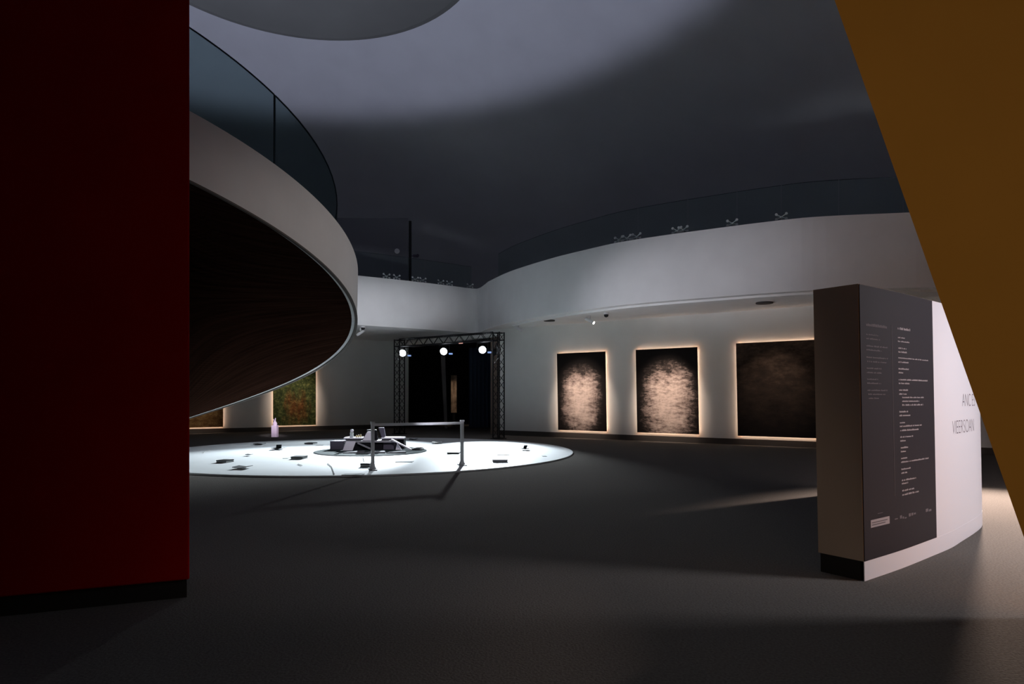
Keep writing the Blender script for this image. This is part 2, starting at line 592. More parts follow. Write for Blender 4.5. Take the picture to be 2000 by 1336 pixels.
# ------------------------------------------------------------------ curved information wall
FACE = [(2.87, 5.22), (3.42, 5.62), (3.94, 6.03), (4.36, 6.37), (4.69, 6.68), (5.09, 7.06), (5.42, 7.40), (5.66, 7.72), (5.82, 8.05), (5.93, 8.5), (5.93, 9.0), (5.8, 9.5), (5.5, 9.95), (5.35, 10.1)]
face = catmull(FACE, 6)
backf = offset(face, 0.378)
LEAN = (-0.048 / 2.43, 0)
HT = 2.427
INFO = thing('information_wall', 'curved white information wall with a charcoal text board and white plinth', 'information wall', (3.6, 6.2, 0))
G().prism(face + backf[::-1], 0.16, HT, LEAN).make('body', M['endface'], INFO)
# recessed dark plinth under the end, white plinth under the curved face
pl_in = offset(face, 0.03)
G().prism(pl_in + offset(face, 0.36)[::-1], 0, 0.16, LEAN).make('base_plinth', M['plinthblack'], INFO)

cum = [0.0]
for a, b in zip(face[:-1], face[1:]):
    cum.append(cum[-1] + math.hypot(b[0] - a[0], b[1] - a[1]))


def at_s(s, z, out=0.0):
    i = max(0, min(len(face) - 2, next((k for k in range(len(cum) - 1) if cum[k + 1] >= s), len(face) - 2)))
    u = (s - cum[i]) / (cum[i + 1] - cum[i])
    a, b = Vector(face[i]), Vector(face[i + 1])
    p = a.lerp(b, u)
    tt = (b - a).normalized()
    return Vector((p.x + tt.y * out + LEAN[0] * z, p.y - tt.x * out, z))


def s_of(x, y):
    """arc position and height on the curved face seen at pixel (x, y)"""
    xe = x + 11.0 * (1135 - y) / 580.0
    best = None
    for k in range(len(face) - 1):
        a, b = Vector(face[k]), Vector(face[k + 1])
        kx = (xe - 1000) / F
        da, db = a.x - kx * a.y, b.x - kx * b.y
        if da * db <= 0 and da != db:
            u = da / (da - db)
            best = cum[k] + u * (cum[k + 1] - cum[k]), a.y + u * (b.y - a.y)
            break
    if best is None:
        best = (0.0, face[0][1]) if xe < 1700 else (cum[-1], face[-1][1])
    s, d = best
    return s, EYE - (y - HY) / F * d


def sheet(s0, s1, z0, z1, th, name, m, parent=None, n=None):
    n = n or max(2, int((s1 - s0) / 0.07) + 1)
    rings = []
    for i in range(n + 1):
        s = s0 + (s1 - s0) * i / n
        rings.append([at_s(s, z0, th), at_s(s, z1, th), at_s(s, z1, 0.0005), at_s(s, z0, 0.0005)])
    return G().strip(rings).make(name, m, INFO, parent)


SB, _ = s_of(1827, 1060)
SEND = cum[-1]
sheet(0.0, SEND, 0.0, 0.16, 0.007, 'white_plinth', M['vinyl'])
BOARD = sheet(0.006, SB, 0.16, HT - 0.004, 0.008, 'text_board', M['board'])
WHITE = sheet(SB, SEND, 0.16, HT - 0.004, 0.006, 'white_face', M['vinyl'])

# text lines on the charcoal board (illegible in the photograph: word-shaped strokes of the same lengths and places)
ROWS = [(130, 400, 195, 245), (130, 290, 340, 362), (130, 315, 392, 416), (135, 405, 487, 512), (135, 330, 540, 564), (135, 415, 637, 660),
        (145, 405, 693, 716), (140, 330, 780, 804), (140, 330, 836, 860), (145, 290, 925, 947), (145, 325, 976, 1000),
        (150, 410, 1070, 1092), (160, 380, 1122, 1144), (165, 300, 1174, 1196)]
ROWS_B = [(540, 705, 250, 290), (545, 632, 382, 402), (545, 692, 430, 452), (550, 660, 518, 542), (550, 658, 566, 592), (550, 935, 648, 668),
          (550, 680, 700, 724), (552, 685, 788, 812), (552, 612, 838, 862), (555, 935, 930, 954), (555, 692, 976, 1002), (560, 672, 1066, 1090),
          (560, 655, 1116, 1142), (600, 877, 1164, 1186), (600, 822, 1212, 1236), (600, 868, 1260, 1286)]
ROWS_C = [(450, 540, 62, 84), (450, 562, 102, 124), (455, 516, 178, 198), (455, 686, 216, 236), (460, 648, 258, 280), (460, 592, 328, 348),
          (460, 516, 368, 388), (465, 542, 438, 460), (465, 516, 480, 500), (468, 530, 550, 570), (468, 752, 590, 610), (470, 568, 664, 684),
          (470, 532, 704, 724), (475, 628, 778, 800), (475, 540, 814, 834), (480, 602, 886, 908), (480, 652, 928, 952)]
rng = random.Random(4)


def text_rows(rows, ox, oy, k):
    g = G()
    for u0, u1, v0, v1 in rows:
        x0, x1 = ox + u0 / k, ox + u1 / k
        s0, za = s_of(x0, oy + v0 / k)
        _, zb = s_of(x0, oy + v1 / k)
        s1, _ = s_of(x1, oy + v0 / k)
        h = abs(za - zb) * 0.8
        s = s0
        while s < s1 - 0.004:                     # short letter strokes with word gaps
            w = min(rng.uniform(0.009, 0.016), s1 - s)
            hh = h * rng.choice((0.72, 0.72, 0.9, 1.0))
            a, b = at_s(s, 0, 0), at_s(s + w, 0, 0)
            z0 = zb
            P = [at_s(s, z0, 0.0082), at_s(s + w, z0, 0.0082), at_s(s + w, z0 + hh, 0.0082), at_s(s, z0 + hh, 0.0082)]
            Q = [at_s(s, z0, 0.0095), at_s(s + w, z0, 0.0095), at_s(s + w, z0 + hh, 0.0095), at_s(s, z0 + hh, 0.0095)]
            g.add(P + Q, [(0, 1, 2, 3), (4, 5, 6, 7), (0, 1, 5, 4), (1, 2, 6, 5), (2, 3, 7, 6), (3, 0, 4, 7)])
            s += w + (0.004 if rng.random() < 0.85 else 0.016)
    return g


ga = text_rows(ROWS, 1670, 600, 6.68)
ga.make('lettering', M['letters'], INFO, BOARD)
gb = text_rows(ROWS_B, 1670, 600, 6.68)
gc = text_rows(ROWS_C, 1670, 790, 5.344)
gb.v, gb.f = gb.v, gb.f
gb.add(gc.v, gc.f)
gb.make('lettering', M['lettersbright'], INFO, BOARD)


def patch(g, x0, x1, y0, y1, o0=0.0082, o1=0.0095):
    s0, za = s_of(x0, y0)
    _, zb = s_of(x0, y1)
    s1, _ = s_of(x1, y0)
    n = max(1, int((s1 - s0) / 0.08))
    rings = []
    for i in range(n + 1):
        s = s0 + (s1 - s0) * i / n
        rings.append([at_s(s, zb, o1), at_s(s, za, o1), at_s(s, za, o0), at_s(s, zb, o0)])
    g.strip(rings)


g = G()
patch(g, 1738.6, 1739.6, 635, 970)
g.make('divider_line', M['divider'], INFO, BOARD)
g = G()
patch(g, 1698.5, 1735, 1016, 1031)
LOGO = g.make('logo_box', M['lettersbright'], INFO, BOARD)
g = G()
patch(g, 1701, 1731, 1020, 1022, 0.0096, 0.0104)
patch(g, 1701, 1727, 1024.5, 1026.5, 0.0096, 0.0104)
g.make('logo_bars', M['letters'], INFO, BOARD)
g = G()
for x0, x1, y0, y1 in [(1745, 1751, 1013, 1015), (1755, 1759, 1007, 1013), (1760, 1763, 1009, 1013), (1764, 1768, 1010.5, 1013), (1772, 1776, 1003, 1009),
                       (1777, 1781, 1002, 1007), (1782, 1786, 1001.5, 1005), (1805, 1810, 994, 1000), (1811, 1816, 995, 999), (1712, 1722, 1002.5, 1003.5)]:
    patch(g, x0, x1, y0, y1)
g.make('sponsor_logos', M['letters'], INFO, BOARD)

# large thin lettering on the white face, partly behind the ochre wall
def big_text(txt, x0, ytop, ybot, m):
    s0, za = s_of(x0, ytop)
    _, zb = s_of(x0, ybot)
    cu = bpy.data.curves.new('lettering', 'FONT')
    cu.body = txt
    cu.size = 1.0
    cu.offset = -0.022
    tmp = bpy.data.objects.new('lettering', cu)
    COL.objects.link(tmp)
    dg = bpy.context.evaluated_depsgraph_get()
    dg.update()
    me = bpy.data.meshes.new_from_object(tmp.evaluated_get(dg))
    bpy.data.objects.remove(tmp)
    h = abs(za - zb) / 0.70
    g = G()
    vs = []
    for q in me.vertices:
        vs.append(at_s(min(SEND - 0.01, s0 + q.co.x * h * 0.92), zb + q.co.y * h, 0.0068))
    g.add(vs, [tuple(p.vertices) for p in me.polygons])
    return g


big_text('ANC ES', 1876, 768, 794, None).make('lettering', M['lettersdark'], INFO, WHITE)
big_text('VIEERSOAN', 1857, 821, 849, None).make('lettering', M['lettersdark'], INFO, WHITE)

# ------------------------------------------------------------------ helical ramp
HC, HRAD, HZ, HK, HT1 = (-6.884, 12.118), 3.84, 3.3576, -1.29, 1.0
A0, A1 = -1.31, 2.45
NS = 110
ang = [A0 + (A1 - A0) * i / NS for i in range(NS + 1)]
RAMP = thing('spiral_ramp', 'spiral ramp with white parapet, dark wood underside and glass rail', 'ramp', (HC[0], HC[1], 0))


def hp(a, r, dz):
    return Vector((HC[0] + r * math.cos(a), HC[1] + r * math.sin(a), HZ + HK * a + dz))


G().strip([[hp(a, HRAD, 0.03), hp(a, HRAD + 0.0175, 1.0), hp(a, HRAD - 0.42, 1.0), hp(a, HRAD - 0.42, 0.30), hp(a, HRAD - 0.10, 0.03)] for a in ang]).make('parapet', M['white'], RAMP, smooth=False)
G().strip([[hp(a, HRAD + 0.010, 0.0), hp(a, HRAD + 0.010, 0.028), hp(a, HRAD - 0.045, 0.028), hp(a, HRAD - 0.045, 0.0)] for a in ang]).make('rim', M['rimgrey'], RAMP)
# helicoid underside with a soft drop at the rim, and the walking surface above it
RR = [0.30, 0.9, 1.6, 2.3, 2.9, 3.3, 3.6, HRAD - 0.05]
v, f = [], []
for a in ang:
    for r in RR:
        v.append(hp(a, r, 0.035))
    for r in RR[::-1]:
        v.append(hp(a, r, 0.24))
w = 2 * len(RR)
for j in range(NS):
    for i in range(w):
        f.append((j * w + i, j * w + (i + 1) % w, (j + 1) * w + (i + 1) % w, (j + 1) * w + i))
f.append(tuple(range(w)))
f.append(tuple(range(NS * w, NS * w + w)))
obj('wooden_underside', v, f, M['wood'], RAMP)
G().lathe((HC[0], HC[1], 0), [(0.34, 0), (0.34, 6.3)], 32).make('core_column', M['white'], RAMP, smooth=False)
# glass rail panels, set back on the parapet; joint seen at pixel column 550
aj = -0.508
pan = 0.62
edges = [aj - 2 * pan, aj - pan, aj, aj + 1.25, aj + 2.0, aj + 2.96]
for a, b in zip(edges[:-1], edges[1:]):
    a, b = max(a, A0), min(b, A1)
    if b - a < 0.1:
        continue
    e = 0.0035
    aa = [a + e + (b - a - 2 * e) * i / 16 for i in range(17)]
    rg = HRAD - 0.395
    gp = G().strip([[hp(x, rg + 0.008, 0.98), hp(x, rg + 0.008, 2.412), hp(x, rg - 0.008, 2.412), hp(x, rg - 0.008, 0.98)] for x in aa]).make('glass_panel', M['glass'], RAMP)
    G().strip([[hp(x, rg + 0.011, 2.412), hp(x, rg + 0.011, 2.427), hp(x, rg - 0.011, 2.427), hp(x, rg - 0.011, 2.412)] for x in aa]).make('glass_top_edge', M['edge'], RAMP, gp)
    if a > A0 + 0.01:
        G().strip([[hp(a + k, rg + 0.012, 1.0), hp(a + k, rg + 0.012, 2.42), hp(a + k, rg - 0.012, 2.42), hp(a + k, rg - 0.012, 1.0)] for k in (-0.0033, 0.0033)]).make('panel_joint', M['edge'], RAMP, gp)

# ------------------------------------------------------------------ suspended disc under the crown of the dome
t = thing('suspended_disc', 'large grey disc hung below the crown of the dome', 'ceiling disc', (-5.73, 16.15, 13.3))
G().lathe((-5.73, 16.15, 13.3), [(0.05, 0.0), (4.9, 0.0), (5.1, 0.04), (5.1, 0.12), (4.7, 0.3), (0.05, 0.45)], 96).make('disc', M['disc'], t)
for k in range(4):
    a = math.pi / 4 + k * math.pi / 2
    x, y = -5.73 + 3 * math.cos(a), 16.15 + 3 * math.sin(a)
    zz = DAPEX - DR + math.sqrt(DR ** 2 - (x - DC[0]) ** 2 - (y - DC[1]) ** 2)
    G().tube((x, y, 13.6), (x, y, zz + 0.02), 0.03, 8).make('hanging_rod', M['blackmetal'], t)

# ------------------------------------------------------------------ glass balustrades of the mezzanine
def balustrade(name, label, curve, per, loc, clamps):
    t = thing(name, label, 'balustrade', loc, 'glass balustrades on the mezzanine')
    c = offset(curve, 0.13)
    n = len(c)
    i = 0
    while i < n - 1:
        j = min(n - 1, i + per)
        seg = c[i:j + 1]
        p = [Vector(q) for q in seg]
        d0 = (p[1] - p[0]).normalized() * 0.01
        d1 = (p[-1] - p[-2]).normalized() * 0.01
        p[0] += d0
        p[-1] -= d1
        o2 = offset([tuple(q) for q in p], 0.016)
        gp = G().strip([[(a.x, a.y, FZ1 + 0.002), (a.x, a.y, FZ1 + 0.93), (b[0], b[1], FZ1 + 0.93), (b[0], b[1], FZ1 + 0.002)] for a, b in zip(p, o2)]).make('glass_panel', M['clearglass'], t)
        G().strip([[(a.x, a.y, FZ1 + 0.93), (a.x, a.y, FZ1 + 0.938), (b[0], b[1], FZ1 + 0.938), (b[0], b[1], FZ1 + 0.93)] for a, b in zip(p, o2)]).make('glass_top_edge', M['edge'], t, gp)
        i = j
    for q, dr in clamps:                       # steel spider clamps gripping the foot of the glass
        q = Vector((q[0], q[1], 0))
        dr = Vector((dr[0], dr[1], 0)).normalized()
        nr = Vector((dr.y, -dr.x, 0))
        g = G()
        base = q - nr * 0.02
        for sx in (-1, 1):
            for h in (0.06, 0.19):
                e = base + dr * sx * 0.12 + Vector((0, 0, FZ1 + h))
                g.tube(base + Vector((0, 0, FZ1 + 0.12)), e, 0.012, 6)
                g.tube(e, e + nr * 0.03, 0.035, 10)
        g.tube(base + Vector((0, 0, FZ1)), base + Vector((0, 0, FZ1 + 0.13)), 0.02, 8)
        g.make('glass_clamp', M['clampgrey'], t)
    return t


def along(curve, xs, dist_shift=0.13):
    c = offset(curve, dist_shift)
    out = []
    for x in xs:
        k = (x - 1000) / F
        for a, b in zip(c[:-1], c[1:]):
            da, db = a[0] - k * a[1], b[0] - k * b[1]
            if da * db <= 0 and da != db:
                u = da / (da - db)
                out.append(((a[0] + u * (b[0] - a[0]), a[1] + u * (b[1] - a[1])), (b[0] - a[0], b[1] - a[1])))
                break
    return out


lc = cl + cc[1:8]
balustrade('glass_balustrade', 'straight glass balustrade above the white parapet behind the truss gate', lc, 4, (-5, 24.5, FZ1),
           along(lc, (755, 775, 811, 826, 861, 878, 918)))
balustrade('glass_balustrade', 'curved glass balustrade above the white parapet over the dark paintings', cr[2:], 5, (4, 18.5, FZ1),
           along(cr, (1208, 1224, 1243, 1322, 1334, 1430, 1526)))

# dark post and pale screen standing on the mezzanine behind the straight balustrade
t = thing('screen_stand', 'dim grey screen with a dark side post on the mezzanine', 'screen', (-4.7, 27.8, 4.95))
d = 27.8
a, b = px(640, 426, d), px(797, 432, d)
G().box(((a.x + b.x) / 2, d, (4.955 + a.z) / 2), (b.x - a.x, 0.05, a.z - 4.955)).make('screen_panel', M['screen'], t)
p = px(801, 432, d)
G().box((p.x, d, (4.955 + p.z) / 2), (0.11, 0.1, p.z - 4.955)).make('post', M['black'], t)
q = px(776, 491, d)
G().tube((q.x, d - 0.03, q.z), (q.x, d - 0.07, q.z), 0.11, 20).make('round_badge', M['fixture'], t)
q = px(812, 500, d)
g = G()
g.box((q.x, d, q.z), (0.22, 0.12, 0.1)).tube((q.x - 0.25, d, q.z), (q.x, d, q.z), 0.02)
g.tube((q.x + 0.1, d - 0.07, q.z), (q.x + 0.1, d - 0.13, q.z), 0.06, 12)
g.make('camera_head', M['boxgrey'], t)

# ------------------------------------------------------------------ back-lit paintings
def painting(label, p0, p1, z0, z1, m, led, lean=0.0, spot=None):
    """p0, p1: plan points on the wall, left to right as seen from the hall"""
    p0, p1 = Vector(p0), Vector(p1)
    tt = (p1 - p0).normalized()
    nr = Vector((tt.y, -tt.x))                      # towards the hall
    c = (p0 + p1) / 2
    root = thing('painting', label, 'painting', (c.x + nr.x * 0.1, c.y + nr.y * 0.1, z0))
    off, th = 0.10, 0.035

    def P(u, z, o):
        q = p0 + tt * u + nr * o - tt * lean * (z - z0)
        return Vector((q.x, q.y, z))
    W = (p1 - p0).length
    vs = [P(0, z0, off), P(W, z0, off), P(W, z1, off), P(0, z1, off), P(0, z0, off - th), P(W, z0, off - th), P(W, z1, off - th), P(0, z1, off - th)]
    o = obj('canvas', vs, [(0, 1, 2, 3), (7, 6, 5, 4), (0, 4, 5, 1), (1, 5, 6, 2), (2, 6, 7, 3), (3, 7, 4, 0)], m, root)
    uvl = o.data.uv_layers.new(name='uv')
    off3 = Vector(root['at'])
    for poly in o.data.polygons:
        for li in poly.loop_indices:
            co = o.data.vertices[o.data.loops[li].vertex_index].co + off3
            q = Vector((co.x, co.y)) - p0
            uvl.data[li].uv = (q.dot(tt) / W, (co.z - z0) / (z1 - z0))
    # warm light strip behind the canvas, and the batten that holds the canvas to the wall
    g = G()
    i, w = 0.05, 0.02
    for (u0, u1, a, b) in ((i, i + w, z0 + i, z1 - i), (W - i - w, W - i, z0 + i, z1 - i), (i, W - i, z0 + i, z0 + i + w), (i, W - i, z1 - i - w, z1 - i)):
        q = [P(u0, a, 0.035), P(u1, a, 0.035), P(u1, b, 0.035), P(u0, b, 0.035), P(u0, a, off - th), P(u1, a, off - th), P(u1, b, off - th), P(u0, b, off - th)]
        g.add(q, [(0, 1, 2, 3), (7, 6, 5, 4), (0, 4, 5, 1), (1, 5, 6, 2), (2, 6, 7, 3), (3, 7, 4, 0)])
    g.make('light_strip', led, root)
    for u0 in (0.35, W - 0.45):
        g = G()
        q = [P(u0, z0 + 0.3, 0.0), P(u0 + 0.1, z0 + 0.3, 0.0), P(u0 + 0.1, z1 - 0.3, 0.0), P(u0, z1 - 0.3, 0.0),
             P(u0, z0 + 0.3, off - th), P(u0 + 0.1, z0 + 0.3, off - th), P(u0 + 0.1, z1 - 0.3, off - th), P(u0, z1 - 0.3, off - th)]
        g.add(q, [(0, 1, 2, 3), (7, 6, 5, 4), (0, 4, 5, 1), (1, 5, 6, 2), (2, 6, 7, 3), (3, 7, 4, 0)])
        g.make('batten', M['black'], root)
    if spot:
        tgt = P(W * 0.5, z0 + (z1 - z0) * 0.45, off)
        src = P(W * 0.5, 4.0, 3.0)
        light('painting_spot', 'SPOT', src, tgt, spot, (1.0, 0.80, 0.68), 0.05, 43, 1.0)
    return root


def on_right(x):
    k = (x - 1000) / F
    d = 25.16 / (1 + 0.69 * k)
    return (k * d, d)


def on_left(x):
    k = (x - 1000) / F
    d = 34.77 / (1 - 0.63 * k)
    return (k * d, d)


PLAN_D = 0.10
def wallpt(x, right=True):
    """plan point on the wall so that the canvas face, 0.1 m proud, lands on pixel column x"""
    p = Vector(on_right(x) if right else on_left(x))
    t2 = Vector((1, -0.69)).normalized() if right else Vector((1, 0.63)).normalized()
    nr = Vector((t2.y, -t2.x))
    k = (x - 1000) / F
    # slide along the wall so that p + 0.1 nr lies on the ray
    q = p + nr * PLAN_D
    s = (k * q.y - q.x) / (t2.x - k * t2.y)
    return tuple(p + t2 * s)


painting('dark painting with a pale cloudlike mass, nearest the truss gate', wallpt(1090), wallpt(1184.5), 0.285, 3.13, painting_mat('cloud_canvas', 'cloud'), M['led'], 0.018, 880)
painting('dark painting with a pale spiky-topped mass, between two other dark paintings', wallpt(1244.5), wallpt(1365), 0.29, 3.14, painting_mat('crown_canvas', 'crown'), M['led'], 0.02, 860)
painting('nearly black brown painting partly behind the curved information wall', wallpt(1441), wallpt(1598), 0.29, 3.2, painting_mat('dark_canvas', 'dark'), M['led'], 0.02, 260)
painting('green and rust brown painting beneath the edge of the spiral ramp', wallpt(533.5, False), wallpt(617, False), 0.25, 3.13, painting_mat('green_canvas', 'green'), M['ledleft'], 0, 420)
painting('golden brown painting cut off by the red wall', wallpt(300, False), wallpt(436, False), 0.25, 3.13, painting_mat('gold_canvas', 'gold'), M['ledleft'], 0, 360)

# ------------------------------------------------------------------ truss gate with stage lamps
TL, TR = Vector((-4.72, 26.25)), Vector((-0.37, 23.13))
tt2 = (TR - TL).normalized()
tn = Vector((tt2.y, -tt2.x))
TH, TB = 3.86, 0.29
GATE = thing('truss_gate', 'black lattice truss gate framing the dark opening', 'truss', (-2.6, 24.7, 0))


def tp(u, w, z):
    q = TL + tt2 * u + tn * w
    return Vector((q.x, q.y, z))


TW = (TR - TL).length


def lattice(name, ends, length_axis, lo, hi):
    """box truss: four chords and zigzag bracing"""
    part = None
    h = TB / 2
    g = G()
    if length_axis == 'z':
        u0 = ends
        cor = [(u0 - h, -h), (u0 + h, -h), (u0 + h, h), (u0 - h, h)]
        for (u, w) in cor:
            g.tube(tp(u, w, lo), tp(u, w, hi), 0.024, 8)
        part = g.make(name, M['blackmetal'], GATE)
        g = G()
        n = 13
        st = (hi - lo - 0.1) / n
        for k in range(4):
            a, b = cor[k], cor[(k + 1) % 4]
            for i in range(n):
                z = lo + 0.05 + i * st
                s, e = (a, b) if i % 2 == 0 else (b, a)
                g.tube(tp(*s, z), tp(*e, z + st), 0.011, 6)
        for z in (lo + 0.03, hi - TB, hi - 0.03):
            for k in range(4):
                g.tube(tp(*cor[k], z), tp(*cor[(k + 1) % 4], z), 0.016, 6)
        g.make('bracing', M['blackmetal'], GATE, part)
        G().box(tp(u0, 0, 0.012), (0.42, 0.42, 0.024), math.atan2(tt2.y, tt2.x)).make('base_plate', M['blackmetal'], GATE, part)
    else:
        z0 = ends
        cor = [(-h, z0 - h), (-h, z0 + h), (h, z0 + h), (h, z0 - h)]
        for (w, z) in cor:
            g.tube(tp(lo, w, z), tp(hi, w, z), 0.024, 8)
        part = g.make(name, M['blackmetal'], GATE)
        g = G()
        n = 18
        st = (hi - lo) / n
        for k in range(4):
            a, b = cor[k], cor[(k + 1) % 4]
            for i in range(n):
                u = lo + i * st
                s, e = (a, b) if i % 2 == 0 else (b, a)
                g.tube(tp(u, *s), tp(u + st, *e), 0.011, 6)
        g.make('bracing', M['blackmetal'], GATE, part)
    return part


lattice('tower', TB / 2, 'z', 0, TH)
lattice('tower', TW - TB / 2, 'z', 0, TH)
lattice('beam', TH - TB / 2, 'x', TB, TW - TB)

lamp_labels = ['lit stage lamp at the left tower of the truss gate', 'lit stage lamp under the middle of the truss beam',
               'brightest lit stage lamp, near the right tower of the truss gate']
for (loc, aim, watts, cone, spread), lab in zip(STAGE, lamp_labels):
    loc, aim = Vector(loc), Vector(aim)
    face_to = (Vector((loc.x * 0.25 - 1.5, 8.0, 1.2)) - loc).normalized()
    dr = (aim - loc).normalized()
    dr = (dr * 0.5 + face_to * 0.5).normalized()
    root = thing('stage_lamp', lab, 'stage lamp', tuple(loc), 'stage lamps on the truss gate')
    bk = loc - dr * 0.34
    rb = 0.145
    g = G()
    g.tube(loc - dr * 0.05, loc - dr * 0.22, rb, 24, rb * 0.95).tube(loc - dr * 0.22, bk, rb * 0.95, 24, rb * 0.55)
    g.make('housing', M['black'], root)
    G().tube(loc - dr * 0.05, loc - dr * 0.035, rb * 0.93, 24).make('lens', M['lens'], root)
    side = dr.cross(Vector((0, 0, 1))).normalized()
    top = Vector((loc.x, loc.y, TH - TB - 0.02)) - dr * 0.14
    top.z = TH - TB - 0.02
    cc2 = loc - dr * 0.14
    g = G()
    for s in (-1, 1):
        e = cc2 + side * s * 0.20
        g.tube(e, Vector((e.x, e.y, cc2.z + 0.22)), 0.014, 6)
        g.tube(cc2 + side * s * 0.16, e, 0.02, 8)
    g.tube(cc2 + side * -0.2 + Vector((0, 0, 0.22)), cc2 + side * 0.2 + Vector((0, 0, 0.22)), 0.014, 6)
    g.tube(cc2 + Vector((0, 0, 0.22)), Vector((cc2.x, cc2.y, TH - TB - 0.01)), 0.02, 8)
    g.make('yoke', M['blackmetal'], root)
    pd = G()
    pd.box(cc2 - side * 0.26 - Vector((0, 0, 0.12)), (0.14, 0.05, 0.06))
    pd.make('control_display', M['blueled'], root)
    beam = light('stage_lamp_light', 'SPOT', loc + dr * 0.03, aim, watts, (0.83, 0.93, 1.0), 0.10, cone, 0.85)
    beam.scale = (spread, 1, 1)                      # shuttered beam, wider than tall
# small red indicator on the beam
p = tp(TW * 0.655, -0.0, TH - TB - 0.03)
p += Vector((tn.x, tn.y, 0)) * 0.1
tag(G().box(p, (0.16, 0.05, 0.035), math.atan2(tt2.y, tt2.x)).make('indicator_light', M['redled']), 'tiny pale red indicator clipped under the truss beam', 'indicator')
# dark unlit lamp at the right tower
loc = px(970, 685, 24.35)
t = thing('unlit_lamp', 'dark unlit lamp beside the right tower of the truss gate', 'stage lamp', tuple(loc))
g = G()
g.tube(loc + Vector((-0.12, -0.12, -0.08)), loc + Vector((0.10, 0.10, 0.08)), 0.13, 18, 0.09)
g.make('housing', M['black'], t)
G().tube(loc, Vector((loc.x, loc.y, TH - TB)), 0.018).make('bracket', M['blackmetal'], t)

# ------------------------------------------------------------------ inside the dark opening
q0, q1 = px(866, 0, 29.6), px(872, 0, 29.6)
t = thing('curtain', 'black drape edge hanging in the dark opening', 'curtain', (q0.x, 29.6, 0))
v = []
for (xx, z) in ((861, 3.7), (869, 3.7), (874, 0.05), (869, 0.05)):
    p = px(xx, 0, 29.6)
    v.append(Vector((p.x, 29.6, z)))
v2 = [q + Vector((-0.05, 0.25, 0)) for q in v]
obj('drape', v + v2, [(0, 1, 2, 3), (7, 6, 5, 4), (0, 4, 5, 1), (1, 5, 6, 2), (2, 6, 7, 3), (3, 7, 4, 0)], M['drape'], t)
wv = G()  # wavy sheet giving the opening its blue tone
rings = []
for i in range(25):
    x = 916 + (966 - 916) * i / 24
    p = px(x, 0, 31.0)
    yy = 31.0 + 0.06 * math.sin(i * 1.7)
    rings.append([(p.x, yy, 0.02), (p.x, yy, 3.9), (p.x, yy + 0.04, 3.9), (p.x, yy + 0.04, 0.02)])
wv.strip(rings)
tag(wv.make('curtain', M['bluesheet']), 'navy wavy sheet at the right of the dark opening', 'curtain')
# narrow lit picture in the far room
p0, p1 = px(881, 0, 33.0), px(892, 0, 33.0)
zb, zt2 = EYE - (806 - HY) / F * 33.0, EYE - (733 - HY) / F * 33.0
pic = mat('narrow_picture_pigment', (0.34, 0.24, 0.17), 0.7, 0, 0.75, 5.0, 0, 0.2, stretch=(1, 1, 0.6))
t = thing('narrow_picture', 'tall narrow tan picture lit inside the dark opening', 'picture', (p0.x, 33.0, zb))
G().box(((p0.x + p1.x) / 2, 33.0, (zb + zt2) / 2), (p1.x - p0.x, 0.05, zt2 - zb)).make('picture_panel', pic, t)
G().box(((p0.x + p1.x) / 2, 33.06, (0 + zt2) / 2), (0.12, 0.05, zt2)).make('stand', M['black'], t)
light('picture_spot', 'SPOT', ((p0.x + p1.x) / 2, 31.4, 3.6), ((p0.x + p1.x) / 2, 33.0, zb + 0.8), 75, (1.0, 0.8, 0.6), 0.03, 32, 0.9)

# ------------------------------------------------------------------ white floor disc and what lies on it
DCX, DCY, DRAD = -4.002, 17.6435, 5.657
g = G()
g.lathe((DCX, DCY, 0), [(DRAD, 0.0), (DRAD, 0.028), (DRAD - 0.01, 0.03)], 160)
tag(g.make('floor_disc', M['floorwhite']), 'large round white floor disc lit by the stage lamps', 'floor disc')
ZD = 0.031


def fd(x, y, z=ZD):
    d = (EYE - z) * F / (y - HY)
    return Vector(((x - 1000) / F * d, d, z))


mc = fd(725, 881.5)
tag(G().lathe((mc.x, mc.y, ZD), [(1.5, 0), (1.5, 0.012), (1.47, 0.018)], 96).make('round_mat', M['mat']), 'dark round mat under the block sculpture at the disc centre', 'mat')
ZM = ZD + 0.019


def pbox(name, label, cat, u0, u1, v0, v1, d, depth, m, group=None, z0=None, tilt=0.0, taper=(0, 0), z1=None):
    """block whose front face covers the pile crop's u, v range at depth d"""
    a = px(610 + u0 / 8.696, 820 + v1 / 8.696, d)
    b = px(610 + u1 / 8.696, 820 + v0 / 8.696, d)
    zb = a.z if z0 is None else z0
    if z1 is not None:
        b.z = z1
    ta, tb = taper
    v = [Vector((a.x, d, zb)), Vector((b.x, d, zb)), Vector((b.x + tb, d + tilt, b.z)), Vector((a.x + ta, d + tilt, b.z))]
    v += [q + Vector((0.0, depth, 0)) for q in v]
    o = obj(name, v, [(0, 1, 2, 3), (7, 6, 5, 4), (0, 4, 5, 1), (1, 5, 6, 2), (2, 6, 7, 3), (3, 7, 4, 0)], m)
    bv = o.modifiers.new('edge', 'BEVEL')
    bv.width = 0.006
    bv.segments = 2
    return tag(o, label, cat, group)


